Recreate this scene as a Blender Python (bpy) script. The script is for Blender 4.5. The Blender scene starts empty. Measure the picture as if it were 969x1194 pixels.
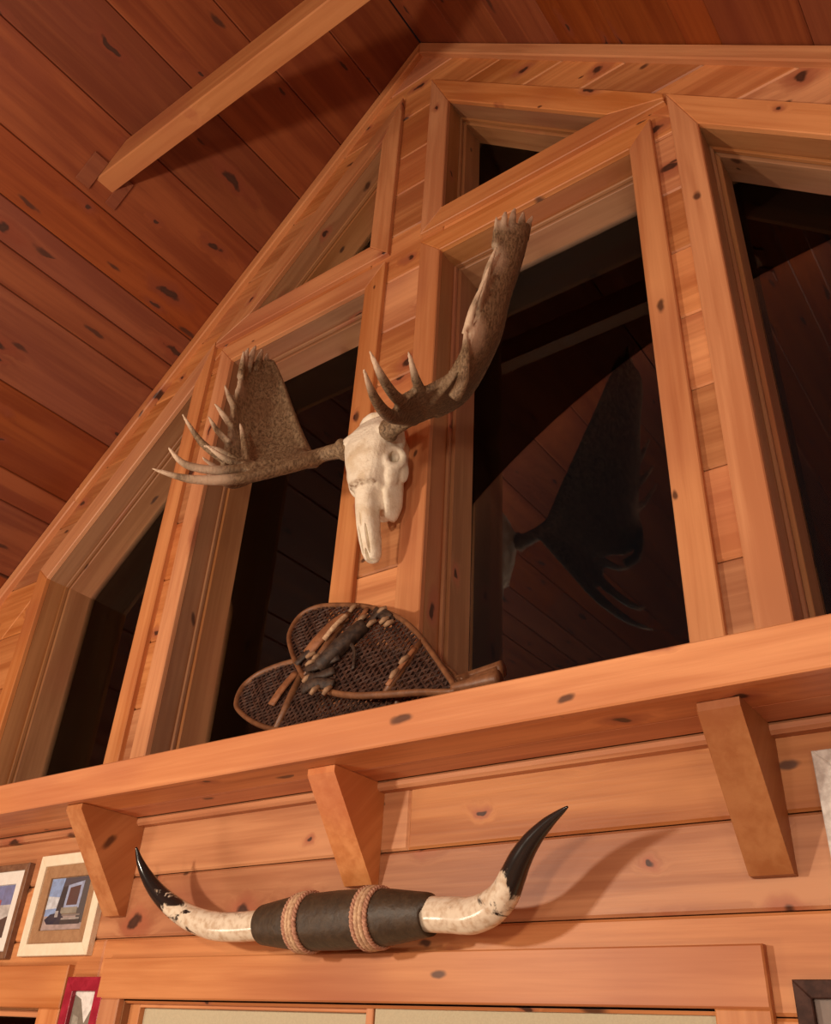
import bpy, bmesh, math, random
from mathutils import Vector, Matrix
from mathutils.noise import noise as pnoise

random.seed(7)
S = 1.7            # metres per layout unit (camera to gable wall)
CZ = 1.65          # eye height above the floor
XC = -0.8625       # ridge line of the gable
RC = 2.30          # ridge height in layout units
C = bpy.context.scene.collection


def W(p):
    return Vector((p[0] * S, p[1] * S, p[2] * S + CZ))


# ---------------------------------------------------------------- objects
def tag(o, label=None, cat=None, group=None, kind=None):
    if label: o['label'] = label
    if cat: o['category'] = cat
    if group: o['group'] = group
    if kind: o['kind'] = kind
    return o


def empty(name, p):
    o = bpy.data.objects.new(name, None)
    o.empty_display_size = 0.05
    C.objects.link(o)
    o.location = W(p)
    return o


def origin_of(o):
    v = Vector((0, 0, 0))
    while o is not None:
        v += o.location
        o = o.parent
    return v


def link(name, me, mat, parent=None):
    """world-coordinate mesh -> object (local to its parent's origin)"""
    o = bpy.data.objects.new(name, me)
    C.objects.link(o)
    if mat is not None and not me.materials:
        me.materials.append(mat)
    off = origin_of(parent) if parent else None
    if off is None:
        lo = Vector([min(v.co[i] for v in me.vertices) for i in range(3)])
        hi = Vector([max(v.co[i] for v in me.vertices) for i in range(3)])
        off = Vector(((lo.x + hi.x) / 2, (lo.y + hi.y) / 2, lo.z))
        o.location = off
    else:
        o.parent = parent
    me.transform(Matrix.Translation(-off))
    return o


class MB:
    """mesh builder in layout units with wood-grain coordinates per corner"""
    def __init__(self):
        self.v = []; self.f = []; self.wc = []; self.bv = []; self.col = []
        self.smooth = []

    def poly(self, pts, fr=None, bv=0.5, col=(1, 1, 1), smooth=False):
        b = len(self.v)
        self.v += [W(p) for p in pts]
        self.f.append(list(range(b, b + len(pts))))
        for p in pts:
            self.wc.append(fr(W(p)) if fr else (0, 0, 0))
            self.bv.append(bv)
            self.col.append(col)
        self.smooth.append(smooth)

    def mesh(self, vs, fs, bv=0.5, col=(1, 1, 1), smooth=True, fr=None, vcol=None):
        b = len(self.v)
        wv = [W(p) for p in vs]
        self.v += wv
        for f in fs:
            self.f.append([b + i for i in f])
            for i in f:
                self.wc.append(fr(wv[i]) if fr else (wv[i].x, wv[i].y, wv[i].z))
                self.bv.append(vcol[i] if vcol else bv)
                self.col.append(col)
            self.smooth.append(smooth)

    def build(self, name, mat, parent=None, weld=True):
        me = bpy.data.meshes.new(name)
        me.from_pydata(self.v, [], self.f)
        a = me.attributes.new('wc', 'FLOAT_VECTOR', 'CORNER')
        a.data.foreach_set('vector', [c for w in self.wc for c in w])
        a = me.attributes.new('bv', 'FLOAT', 'CORNER')
        a.data.foreach_set('value', self.bv)
        a = me.attributes.new('col', 'FLOAT_COLOR', 'CORNER')
        a.data.foreach_set('color', [c for w in self.col for c in (*w, 1.0)])
        me.polygons.foreach_set('use_smooth', self.smooth)
        bm = bmesh.new(); bm.from_mesh(me)
        if weld:
            bmesh.ops.remove_doubles(bm, verts=bm.verts, dist=1e-5)
        bmesh.ops.recalc_face_normals(bm, faces=bm.faces)
        bm.to_mesh(me); bm.free()
        me.update()
        return link(name, me, mat, parent)


def frame(g, c, rnd=None):
    g = Vector(g).normalized(); c = Vector(c)
    c = (c - g * c.dot(g)).normalized(); n = g.cross(c)
    r = rnd or (random.uniform(0, 60), random.uniform(0, 60), random.uniform(0, 60))
    return lambda p: (p.dot(g) + r[0], p.dot(c) + r[1], p.dot(n) + r[2])


def inset2d(pts, c):
    n = len(pts)
    area = sum(pts[i][0] * pts[(i + 1) % n][1] - pts[(i + 1) % n][0] * pts[i][1] for i in range(n))
    s = 1 if area > 0 else -1
    L = []
    for i in range(n):
        a, b = pts[i], pts[(i + 1) % n]
        d = Vector((b[0] - a[0], b[1] - a[1]))
        if d.length < 1e-9: return None
        d.normalize()
        nn = Vector((-d.y, d.x)) * s
        L.append((Vector(a) + nn * (c[i] if isinstance(c, (list, tuple)) else c), d))
    out = []
    for i in range(n):
        p, d = L[i - 1]; q, e = L[i]
        cr = d.x * e.y - d.y * e.x
        if abs(cr) < 1e-9:
            out.append(q); continue
        t = ((q - p).x * e.y - (q - p).y * e.x) / cr
        out.append(p + d * t)
    return out


def prism(mb, pts, e, g, c=None, ch=0.0, bv=None, col=(1, 1, 1), rnd=None):
    """convex planar polygon `pts` (front) extruded by vector e; grain along g"""
    P = [Vector(p) for p in pts]; e = Vector(e)
    if c is None:
        c = Vector(g).cross(e)
    fr = frame(g, c, rnd); bv = random.random() if bv is None else bv
    n = len(P)
    back = [p + e for p in P]
    front = P
    if ch > 0:
        ex = (P[1] - P[0]).normalized(); en = e.normalized(); ey = en.cross(ex)
        q2 = [((p - P[0]).dot(ex), (p - P[0]).dot(ey)) for p in P]
        m = min((P[i] - P[i - 1]).length for i in range(n))
        cc = min(ch, m * 0.3)
        ins = inset2d(q2, cc)
        if ins and all(abs(v.x) < 50 and abs(v.y) < 50 for v in ins) and m > 0.002:
            front = [P[0] + ex * v.x + ey * v.y for v in ins]
            ring = [p + en * cc for p in P]
            for i in range(n):
                j = (i + 1) % n
                mb.poly([front[i], front[j], ring[j], ring[i]], fr, bv, col)
            P = ring
    mb.poly(front, fr, bv, col)
    for i in range(n):
        j = (i + 1) % n
        mb.poly([P[i], P[j], back[j], back[i]], fr, bv, col)
    mb.poly(back[::-1], fr, bv, col)


def clip(poly, a, b, c):
    """keep a*x+b*y<=c"""
    out = []
    n = len(poly)
    for i in range(n):
        p, q = poly[i], poly[(i + 1) % n]
        dp = a * p[0] + b * p[1] - c; dq = a * q[0] + b * q[1] - c
        if dp <= 0: out.append(p)
        if (dp < 0 < dq) or (dq < 0 < dp):
            t = dp / (dp - dq)
            out.append((p[0] + (q[0] - p[0]) * t, p[1] + (q[1] - p[1]) * t))
    return out


def area2(p):
    return abs(sum(p[i][0] * p[(i + 1) % len(p)][1] - p[(i + 1) % len(p)][0] * p[i][1] for i in range(len(p)))) / 2 if len(p) > 2 else 0


def dedupe(p):
    out = []
    for q in p:
        if not out or (Vector(q) - Vector(out[-1])).length > 1e-4: out.append(q)
    if len(out) > 1 and (Vector(out[0]) - Vector(out[-1])).length < 1e-4: out.pop()
    return out


def box(mb, x0, x1, y0, y1, z0, z1, g=(1, 0, 0), ch=0.0, bv=None, col=(1, 1, 1)):
    """front faces -y"""
    prism(mb, [(x0, y0, z0), (x1, y0, z0), (x1, y0, z1), (x0, y0, z1)], (0, y1 - y0, 0), g, None if g != (0, 1, 0) else (1, 0, 0), ch, bv, col)


def catmull(pts, n=6):
    P = [Vector(p) for p in pts]; out = []
    for i in range(len(P) - 1):
        a = P[max(i - 1, 0)]; b = P[i]; c = P[i + 1]; d = P[min(i + 2, len(P) - 1)]
        for k in range(n):
            t = k / n
            out.append(0.5 * ((2 * b) + (c - a) * t + (2 * a - 5 * b + 4 * c - d) * t * t + (3 * b - a - 3 * c + d) * t ** 3))
    out.append(P[-1])
    return out


def tube(mb, path, rad, sides=10, closed=False, vals=None, cap=True, flat=1.0, up=None, bv=0.5, col=(1, 1, 1), sm=True):
    P = [Vector(p) for p in path]; n = len(P)
    R = rad if isinstance(rad, (list, tuple)) else [rad] * n
    vs = []; fs = []; vc = []
    T = []
    for i in range(n):
        a = P[i - 1] if (i > 0 or closed) else P[i]
        b = P[(i + 1) % n] if (i < n - 1 or closed) else P[i]
        T.append((b - a).normalized())
    u = Vector(up) if up else (Vector((0, 0, 1)) if abs(T[0].z) < 0.9 else Vector((1, 0, 0)))
    for i in range(n):
        u = (u - T[i] * u.dot(T[i])).normalized(); w = T[i].cross(u)
        for k in range(sides):
            th = 2 * math.pi * k / sides
            vs.append(P[i] + (u * math.cos(th) * flat + w * math.sin(th)) * R[i])
            vc.append(vals[i] if vals else bv)
    m = n if closed else n - 1
    for i in range(m):
        for k in range(sides):
            a = i * sides + k; b = i * sides + (k + 1) % sides
            c = ((i + 1) % n) * sides + (k + 1) % sides; d = ((i + 1) % n) * sides + k
            fs.append((a, b, c, d))
    if not closed and cap:
        fs.append(tuple(range(sides))[::-1]); fs.append(tuple(range((n - 1) * sides, n * sides)))
    mb.mesh(vs, fs, bv, col, sm, None, vc)


def lerp_list(r, n=6):
    out = []
    for i in range(len(r) - 1):
        for k in range(n): out.append(r[i] + (r[i + 1] - r[i]) * k / n)
    out.append(r[-1])
    return out


def ellipsoid(mb, c, r, rot=(0, 0, 0), nu=16, nv=10):
    from mathutils import Euler
    M = Euler(rot).to_matrix(); c = Vector(c)
    vs = []; fs = []
    for j in range(1, nv):
        ph = math.pi * j / nv
        for i in range(nu):
            th = 2 * math.pi * i / nu
            vs.append(c + M @ Vector((r[0] * math.sin(ph) * math.cos(th), r[1] * math.sin(ph) * math.sin(th), r[2] * math.cos(ph))))
    for j in range(nv - 2):
        for i in range(nu):
            fs.append((j * nu + i, j * nu + (i + 1) % nu, (j + 1) * nu + (i + 1) % nu, (j + 1) * nu + i))
    t = len(vs); vs.append(c + M @ Vector((0, 0, r[2]))); vs.append(c + M @ Vector((0, 0, -r[2])))
    for i in range(nu):
        fs.append((t, (i + 1) % nu, i)); fs.append((t + 1, (nv - 2) * nu + i, (nv - 2) * nu + (i + 1) % nu))
    mb.mesh(vs, fs)


def loft(mb, rings):
    n = len(rings[0]); vs = [p for r in rings for p in r]; fs = []
    for i in range(len(rings) - 1):
        for k in range(n):
            fs.append((i * n + k, i * n + (k + 1) % n, (i + 1) * n + (k + 1) % n, (i + 1) * n + k))
    fs.append(tuple(range(n))[::-1]); fs.append(tuple(range((len(rings) - 1) * n, len(rings) * n)))
    mb.mesh(vs, fs)


def solidify_grid(mb, grid, thick):
    """grid[i][j] points -> closed sheet; thick[i][j] half thickness"""
    ni = len(grid); nj = len(grid[0])
    G = [[Vector(p) for p in r] for r in grid]
    N = []
    for i in range(ni):
        row = []
        for j in range(nj):
            a = G[min(i + 1, ni - 1)][j] - G[max(i - 1, 0)][j]
            b = G[i][min(j + 1, nj - 1)] - G[i][max(j - 1, 0)]
            n = a.cross(b); row.append(n.normalized() if n.length > 1e-12 else Vector((1, 0, 0)))
        N.append(row)
    vs = []
    for s in (1, -1):
        for i in range(ni):
            for j in range(nj):
                vs.append(G[i][j] + N[i][j] * s * thick[i][j])
    o = ni * nj; fs = []
    idx = lambda i, j, s: s * o + i * nj + j
    for i in range(ni - 1):
        for j in range(nj - 1):
            fs.append((idx(i, j, 0), idx(i + 1, j, 0), idx(i + 1, j + 1, 0), idx(i, j + 1, 0)))
            fs.append((idx(i, j, 1), idx(i, j + 1, 1), idx(i + 1, j + 1, 1), idx(i + 1, j, 1)))
    for i in range(ni - 1):
        fs.append((idx(i, 0, 0), idx(i, 0, 1), idx(i + 1, 0, 1), idx(i + 1, 0, 0)))
        fs.append((idx(i, nj - 1, 0), idx(i + 1, nj - 1, 0), idx(i + 1, nj - 1, 1), idx(i, nj - 1, 1)))
    for j in range(nj - 1):
        fs.append((idx(0, j, 0), idx(0, j + 1, 0), idx(0, j + 1, 1), idx(0, j, 1)))
        fs.append((idx(ni - 1, j, 0), idx(ni - 1, j, 1), idx(ni - 1, j + 1, 1), idx(ni - 1, j + 1, 0)))
    mb.mesh(vs, fs)


def remeshed(mb, voxel, smooth=4, factor=0.5, cutters=()):
    """one watertight surface from overlapping closed shells -> mesh in world coords"""
    me = bpy.data.meshes.new('shell')
    me.from_pydata(mb.v, [], mb.f)
    bm = bmesh.new(); bm.from_mesh(me)
    bmesh.ops.recalc_face_normals(bm, faces=bm.faces); bm.to_mesh(me); bm.free()
    o = bpy.data.objects.new('shell', me); C.objects.link(o)
    m = o.modifiers.new('r', 'REMESH'); m.mode = 'VOXEL'; m.voxel_size = voxel; m.use_smooth_shade = True
    tmp = []
    if smooth:
        m = o.modifiers.new('s', 'SMOOTH'); m.factor = factor; m.iterations = smooth
    for cmb in cutters:
        cm = bpy.data.meshes.new('cut'); cm.from_pydata(cmb.v, [], cmb.f)
        bm = bmesh.new(); bm.from_mesh(cm)
        bmesh.ops.recalc_face_normals(bm, faces=bm.faces); bm.to_mesh(cm); bm.free()
        co = bpy.data.objects.new('cut', cm); C.objects.link(co); tmp.append(co)
        m = o.modifiers.new('b', 'BOOLEAN'); m.operation = 'DIFFERENCE'; m.solver = 'EXACT'; m.object = co
    bpy.context.view_layer.update()
    dg = bpy.context.evaluated_depsgraph_get()
    out = bpy.data.meshes.new_from_object(o.evaluated_get(dg))
    for q in tmp + [o]:
        d = q.data; bpy.data.objects.remove(q); bpy.data.meshes.remove(d)
    out.polygons.foreach_set('use_smooth', [True] * len(out.polygons))
    return out


# ---------------------------------------------------------------- materials
class NT:
    def __init__(self, name):
        self.m = bpy.data.materials.new(name); self.m.use_nodes = True
        self.t = self.m.node_tree; self.t.nodes.clear()
        self.out = self.n('ShaderNodeOutputMaterial')

    def n(self, t, **k):
        o = self.t.nodes.new(t)
        for a, b in k.items(): setattr(o, a, b)
        return o

    def l(self, a, b):
        self.t.links.new(a, b)

    def set(self, sock, v):
        if hasattr(v, 'is_linked') or isinstance(v, bpy.types.NodeSocket): self.l(v, sock)
        else: sock.default_value = v

    def math(self, op, a, b=0.0, c=0.0):
        o = self.n('ShaderNodeMath', operation=op)
        for s, v in zip(o.inputs, (a, b, c)): self.set(s, v)
        return o.outputs[0]

    def vmul(self, a, b):
        o = self.n('ShaderNodeVectorMath', operation='MULTIPLY')
        self.set(o.inputs[0], a); self.set(o.inputs[1], b); return o.outputs[0]

    def vadd(self, a, b):
        o = self.n('ShaderNodeVectorMath', operation='ADD')
        self.set(o.inputs[0], a); self.set(o.inputs[1], b); return o.outputs[0]

    def mix(self, f, a, b, mode='MIX'):
        o = self.n('ShaderNodeMix', data_type='RGBA', blend_type=mode)
        self.set(o.inputs[0], f)
        for s, v in ((o.inputs[6], a), (o.inputs[7], b)):
            self.set(s, (*v, 1) if isinstance(v, tuple) and len(v) == 3 else v)
        return o.outputs[2]

    def noise(self, vec, scale=1, detail=3, rough=0.5, dist=0.0):
        o = self.n('ShaderNodeTexNoise'); self.set(o.inputs['Vector'], vec)
        o.inputs['Scale'].default_value = scale; o.inputs['Detail'].default_value = detail
        o.inputs['Roughness'].default_value = rough; o.inputs['Distortion'].default_value = dist
        return o.outputs

    def rng(self, v, a, b, c=0.0, d=1.0, smooth=True):
        o = self.n('ShaderNodeMapRange', interpolation_type='SMOOTHSTEP' if smooth else 'LINEAR')
        self.set(o.inputs[0], v)
        for i, x in enumerate((a, b, c, d)): self.set(o.inputs[1 + i], x)
        return o.outputs[0]

    def attr(self, name, out='Vector'):
        o = self.n('ShaderNodeAttribute', attribute_name=name); return o.outputs[out]

    def bsdf(self, color, rough=0.5, spec=0.5, bump=None, bs=0.1, **k):
        p = self.n('ShaderNodeBsdfPrincipled')
        self.set(p.inputs['Base Color'], (*color, 1) if isinstance(color, tuple) and len(color) == 3 else color)
        self.set(p.inputs['Roughness'], rough)
        p.inputs['Specular IOR Level'].default_value = spec
        for a, b in k.items(): p.inputs[a].default_value = b
        if bump is not None:
            q = self.n('ShaderNodeBump'); q.inputs['Strength'].default_value = bs
            q.inputs['Distance'].default_value = 0.01
            self.l(bump, q.inputs['Height']); self.l(q.outputs[0], p.inputs['Normal'])
        self.l(p.outputs[0], self.out.inputs[0])
        return self.m


def wood(name, light, dark, thr=0.42, ka=3.4, kc=5.2, rough=0.45, var=0.22, halo=(0.34, 0.10, 0.05), kmin=0.032, kmax=0.055, pa=5.0, pthr=0.93):
    t = NT(name); wc = t.attr('wc'); bv = t.attr('bv', 'Fac')
    # knots
    wob = t.noise(wc, 11, 3)[1]
    wv = t.vadd(t.vmul(wc, (ka, kc, 0.0)), t.vmul(wob, (0.34, 0.34, 0.0)))
    vo = t.n('ShaderNodeTexVoronoi', voronoi_dimensions='2D', feature='F1')
    t.l(wv, vo.inputs['Vector']); vo.inputs['Scale'].default_value = 1; vo.inputs['Randomness'].default_value = 0.9
    sc = t.n('ShaderNodeSeparateColor'); t.l(vo.outputs['Color'], sc.inputs[0])
    on = t.math('GREATER_THAN', sc.outputs[0], thr)
    rad = t.math('MULTIPLY_ADD', t.math('POWER', sc.outputs[1], 2.0), kmax, kmin)
    ratio = t.math('DIVIDE', vo.outputs['Distance'], rad)
    core = t.math('MULTIPLY', t.rng(ratio, 0.55, 1.25, 1, 0), on)
    ring = t.math('MULTIPLY', t.rng(ratio, 0.25, 0.85, 0, 1), core)
    hal = t.math('MULTIPLY', t.rng(ratio, 0.9, 3.6, 0.75, 0), on)
    v2 = t.n('ShaderNodeTexVoronoi', voronoi_dimensions='2D', feature='F1')
    t.l(t.vadd(t.vmul(wc, (pa, 11.0, 0.0)), t.vmul(wob, (0.35, 0.35, 0.0))), v2.inputs['Vector']); v2.inputs['Scale'].default_value = 1
    s2 = t.n('ShaderNodeSeparateColor'); t.l(v2.outputs['Color'], s2.inputs[0])
    pin = t.math('MULTIPLY', t.rng(t.math('DIVIDE', v2.outputs['Distance'], t.math('MULTIPLY_ADD', s2.outputs[1], 0.10, 0.05)), 0.5, 1.3, 1, 0), t.math('GREATER_THAN', s2.outputs[0], pthr))
    # grain bends round the knots
    bend = t.math('MULTIPLY', t.rng(ratio, 0.0, 5.0, 1, 0), t.math('MULTIPLY', on, 0.03))
    cb = t.n('ShaderNodeCombineXYZ'); t.l(bend, cb.inputs[1]); t.l(bend, cb.inputs[2])
    gw = t.vadd(wc, cb.outputs[0])
    g1 = t.noise(t.vmul(gw, (1.6, 46, 46)), 1, 4, 0.6, 0.25)[0]
    g2 = t.noise(t.vmul(gw, (0.8, 9, 9)), 1, 3, 0.55, 0.6)[0]
    g3 = t.noise(t.vmul(wc, (1.5, 2.5, 2.5)), 1, 2)[0]
    fac = t.math('ADD', t.math('MULTIPLY', g1, 0.45), t.math('MULTIPLY', g2, 0.75))
    fac = t.rng(fac, 0.42, 0.76)
    col = t.mix(fac, light, dark)
    # mottled redder patches and board-to-board tone
    col = t.mix(t.math('MULTIPLY', t.rng(g3, 0.48, 0.72), 0.5), col, halo)
    val = t.math('MULTIPLY_ADD', bv, 2 * var, 1 - var)
    hs = t.n('ShaderNodeHueSaturation'); t.l(col, hs.inputs['Color']); t.l(val, hs.inputs['Value'])
    hs.inputs['Hue'].default_value = 0.5
    t.l(t.math('MULTIPLY_ADD', t.math('FRACT', t.math('MULTIPLY', bv, 7.3)), 0.12, 0.94), hs.inputs['Saturation'])
    col = t.mix(hal, hs.outputs[0], halo)
    col = t.mix(t.math('MULTIPLY', core, 0.92), col, (0.048, 0.020, 0.013))
    col = t.mix(t.math('MULTIPLY', ring, 0.6), col, (0.032, 0.012, 0.008))
    col = t.mix(t.math('MULTIPLY', pin, 0.85), col, (0.050, 0.018, 0.011))
    return t.bsdf(col, rough, 0.35, g1, 0.06)


M = {}
M['wall'] = wood('knotty_pine_wall', (0.62, 0.270, 0.110), (0.40, 0.140, 0.050), pthr=0.90)
M['trim'] = wood('pine_trim', (0.64, 0.28, 0.115), (0.46, 0.165, 0.058), thr=0.66, ka=2.2, kc=5.5, var=0.14)
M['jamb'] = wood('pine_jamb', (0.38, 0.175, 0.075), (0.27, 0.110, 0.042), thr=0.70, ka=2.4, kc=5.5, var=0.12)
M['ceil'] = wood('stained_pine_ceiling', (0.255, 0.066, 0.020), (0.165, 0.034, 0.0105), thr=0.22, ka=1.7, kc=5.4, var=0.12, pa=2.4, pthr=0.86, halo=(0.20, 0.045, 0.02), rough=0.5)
M['beam'] = wood('pine_beam', (0.48, 0.205, 0.080), (0.38, 0.140, 0.050), thr=0.6, ka=2.0, kc=5.0, var=0.05)
M['floor'] = wood('oak_floor', (0.32, 0.15, 0.07), (0.20, 0.085, 0.04), thr=0.9, rough=0.35)
M['bracket'] = wood('pine_bracket', (0.50, 0.22, 0.092), (0.38, 0.14, 0.052), thr=0.8, ka=3, kc=6, var=0.32)


def m_glass():
    t = NT('window_glass')
    tr = t.n('ShaderNodeBsdfTransparent'); gl = t.n('ShaderNodeBsdfGlossy'); gl.inputs['Roughness'].default_value = 0.0
    fr = t.n('ShaderNodeFresnel'); fr.inputs['IOR'].default_value = 1.40
    mx = t.n('ShaderNodeMixShader'); t.l(fr.outputs[0], mx.inputs[0]); t.l(tr.outputs[0], mx.inputs[1]); t.l(gl.outputs[0], mx.inputs[2])
    t.l(mx.outputs[0], t.out.inputs[0]); return t.m


def geo_pos(t):
    return t.n('ShaderNodeTexCoord').outputs['Object']


def m_bone():
    t = NT('bleached_bone'); p = geo_pos(t)
    a = t.noise(p, 14, 4, 0.6)[0]; b = t.noise(p, 70, 4, 0.7)[0]
    c = t.mix(t.rng(a, 0.42, 0.72), (0.82, 0.73, 0.58), (0.64, 0.51, 0.35))
    c = t.mix(t.rng(b, 0.60, 0.75, 0, 0.55), c, (0.30, 0.19, 0.11))
    c = t.mix(t.math('MULTIPLY', t.attr('bv', 'Fac'), t.rng(b, 0.35, 0.6, 0.2, 0.9)), c, (0.22, 0.12, 0.06))
    return t.bsdf(c, 0.6, 0.3, b, 0.45)


def m_antler():
    t = NT('antler'); p = geo_pos(t); tp = t.attr('bv', 'Fac')
    n1 = t.noise(t.vmul(p, (1, 1, 0.45)), 130, 5, 0.7, 0.6)[0]; n2 = t.noise(t.vmul(p, (1, 1, 0.5)), 210, 3, 0.6)[0]; n3 = t.noise(p, 9, 3)[0]
    c = t.mix(t.rng(n1, 0.36, 0.62), (0.10, 0.058, 0.030), (0.30, 0.20, 0.112))
    c = t.mix(t.rng(n2, 0.58, 0.72, 0, 0.55), c, (0.44, 0.32, 0.20))
    c = t.mix(t.rng(n3, 0.5, 0.7, 0, 0.4), c, (0.20, 0.11, 0.055))
    c = t.mix(t.rng(tp, 0.08, 0.75, 0, 0.9), c, (0.68, 0.50, 0.35))
    return t.bsdf(c, 0.55, 0.35, n1, 0.5)


def m_horn():
    t = NT('polished_horn'); p = geo_pos(t); tp = t.attr('bv', 'Fac')
    n1 = t.noise(t.vmul(p, (1, 1, 1)), 16, 4, 0.65, 0.8)[0]; n2 = t.noise(p, 60, 3)[0]
    f = t.math('ADD', tp, t.math('MULTIPLY_ADD', n1, 1.1, -0.55))
    c = t.mix(t.rng(n2, 0.4, 0.75), (0.72, 0.62, 0.48), (0.50, 0.36, 0.24))
    c = t.mix(t.rng(n1, 0.60, 0.68, 0, 0.5), c, (0.16, 0.10, 0.075))
    c = t.mix(t.rng(f, 0.50, 0.60), c, (0.016, 0.013, 0.012))
    return t.bsdf(c, 0.18, 0.5)


def m_plain(name, c1, c2, scale=40, rough=0.6, spec=0.4, bs=0.2):
    t = NT(name); p = geo_pos(t); n = t.noise(p, scale, 4, 0.6)[0]
    return t.bsdf(t.mix(t.rng(n, 0.35, 0.65), c1, c2), rough, spec, n, bs)


def m_print():
    t = NT('printed_photo'); c = t.attr('col', 'Color'); n = t.noise(geo_pos(t), 60, 3)[0]
    return t.bsdf(t.mix(t.rng(n, 0.3, 0.7, 0, 0.35), c, (0.10, 0.08, 0.07)), 0.3, 0.5)


M['glass'] = m_glass(); M['bone'] = m_bone(); M['antler'] = m_antler(); M['horn'] = m_horn(); M['print'] = m_print()
M['leather'] = m_plain('dark_leather', (0.040, 0.025, 0.014), (0.060, 0.037, 0.020), 60, 0.5)
M['rope'] = m_plain('tan_rope', (0.62, 0.42, 0.25), (0.42, 0.25, 0.15), 120, 0.8)
M['braid'] = m_plain('rose_brown_braid', (0.52, 0.28, 0.18), (0.34, 0.16, 0.10), 120, 0.8)
M['bentwood'] = m_plain('bent_ash', (0.21, 0.088, 0.038), (0.135, 0.054, 0.023), 30, 0.45)
M['web'] = m_plain('rawhide_lacing', (0.030, 0.014, 0.010), (0.085, 0.038, 0.024), 50, 0.55)
M['strap'] = m_plain('black_leather', (0.022, 0.012, 0.008), (0.060, 0.034, 0.021), 60, 0.6)
M['sinew'] = m_plain('sinew', (0.34, 0.20, 0.11), (0.22, 0.12, 0.065), 60, 0.7)
M['tanleather'] = m_plain('tan_leather', (0.30, 0.12, 0.05), (0.20, 0.075, 0.03), 40, 0.6)
M['shade'] = m_plain('cream_shade', (0.50, 0.44, 0.30), (0.47, 0.41, 0.28), 200, 0.9, 0.1)
M['cream'] = m_plain('cream_paint', (0.78, 0.69, 0.52), (0.74, 0.64, 0.47), 40, 0.55)
M['mat'] = m_plain('tan_mat', (0.36, 0.20, 0.10), (0.31, 0.165, 0.08), 50, 0.9)
M['whitemat'] = m_plain('white_mat', (0.76, 0.72, 0.66), (0.72, 0.67, 0.61), 50, 0.9)
M['darkframe'] = m_plain('dark_walnut', (0.040, 0.018, 0.013), (0.075, 0.034, 0.024), 40, 0.65, 0.2)
M['brownframe'] = m_plain('brown_frame', (0.16, 0.075, 0.042), (0.22, 0.11, 0.06), 40, 0.5)
M['red'] = m_plain('red_lacquer', (0.36, 0.022, 0.045), (0.27, 0.014, 0.03), 30, 0.3)
M['whitewash'] = m_plain('whitewashed_wood', (0.66, 0.62, 0.57), (0.45, 0.40, 0.36), 45, 0.7)

# ---------------------------------------------------------------- room shell
YB = -4.2            # wall behind the viewer
UE = 2.55            # half width of the room
FZ = -CZ / S         # floor

# gable wall boards: upper part (between and around the windows) and lower part
wall = MB()
PY = 0.012


def mir(poly):
    return [(-u, z) for u, z in poly][::-1]


half = [
    [(0.099, 1.439), (0.646, 1.439), (0.514, 1.571), (0.099, 1.571)],        # between window heads
    [(0.099, 1.986), (0.099, 2.4), (2.04, 0.36), (1.725, 0.36)],             # above the sloped heads
    [(0.5235, 0.36), (0.646, 0.36), (0.646, 1.439), (0.5235, 1.439)],        # post
    [(1.078, 0.36), (1.725, 0.36), (1.078, 1.007)],                          # outside
]
centre = [(-0.099, 0.36), (0.099, 0.36), (0.099, 2.4), (-0.099, 2.4)]
regions = [centre]
for h in half:
    regions += [h, mir(h)]
top_region = [[(-0.6, 1.9), (0.6, 1.9), (0.0, 2.5)]]
zs = [0.36, 0.43, 0.567, 0.711, 0.855, 0.999, 1.143, 1.287, 1.434, 1.578, 1.721, 1.856, 2.013, 2.155, 2.32]
for k in range(len(zs) - 1):
    rv = {-1: random.random(), 1: random.random()}
    for rg in (regions if zs[k] < 2.0 else top_region):
        uc = sum(p[0] for p in rg) / len(rg)
        sd = 1 if uc >= -0.06 else -1
        p = clip(rg, 0, -1, -zs[k] - 0.0006); p = clip(p, 0, 1, zs[k + 1] - 0.0006) if len(p) > 2 else []
        p = clip(p, 1, 1, RC) if len(p) > 2 else []
        p = clip(p, -1, 1, RC) if len(p) > 2 else []
        p = dedupe(p)
        if area2(p) < 2e-4: continue
        prism(wall, [(XC + u, PY, z) for u, z in p], (0, 0.02, 0), (1, 0, 0), (0, 0, 1), 0.0028, rv[sd])
# lower wall
zl = [FZ, -0.88, -0.787, -0.693, -0.60, -0.506, -0.412, -0.318, -0.224, -0.13, -0.036, 0.058, 0.152, 0.2465, 0.36]
x_lo, x_hi = XC - UE, XC + UE
for k in range(len(zl) - 1):
    z0, z1 = zl[k] + 0.0007, zl[k + 1] - 0.0007
    if z1 <= -0.59 or z0 >= 0.055:
        spans = [(x_lo, x_hi)]
    else:
        spans = [(x_lo, -2.25), (-1.500, -1.308), (-0.348, x_hi)]
    for a, b in spans:
        cuts = [a]
        x = a + random.uniform(0.5, 1.6)
        if k == len(zl) - 2: x = -0.76 if a < -0.76 else x
        while x < b - 0.25:
            cuts.append(x); x += random.uniform(1.1, 2.0)
        cuts.append(b)
        if k == 11 and z0 > 0.05: cuts = [x_lo, -1.38, -0.229, x_hi]
        for i in range(len(cuts) - 1):
            # keep under the roof line at the far ends
            p = [(cuts[i], z0), (cuts[i + 1], z0), (cuts[i + 1], z1), (cuts[i], z1)]
            p = clip(p, 1, 1, RC + XC); p = clip(p, -1, 1, RC - XC) if len(p) > 2 else []
            p = dedupe(p)
            if area2(p) < 1e-4: continue
            prism(wall, [(x_, 0.0, z_) for x_, z_ in p], (0, 0.03, 0), (1, 0, 0), (0, 0, 1), 0.0032)
tag(wall.build('wall_back', M['wall']), 'gable wall clad in knotty pine boards', kind='structure')

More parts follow.
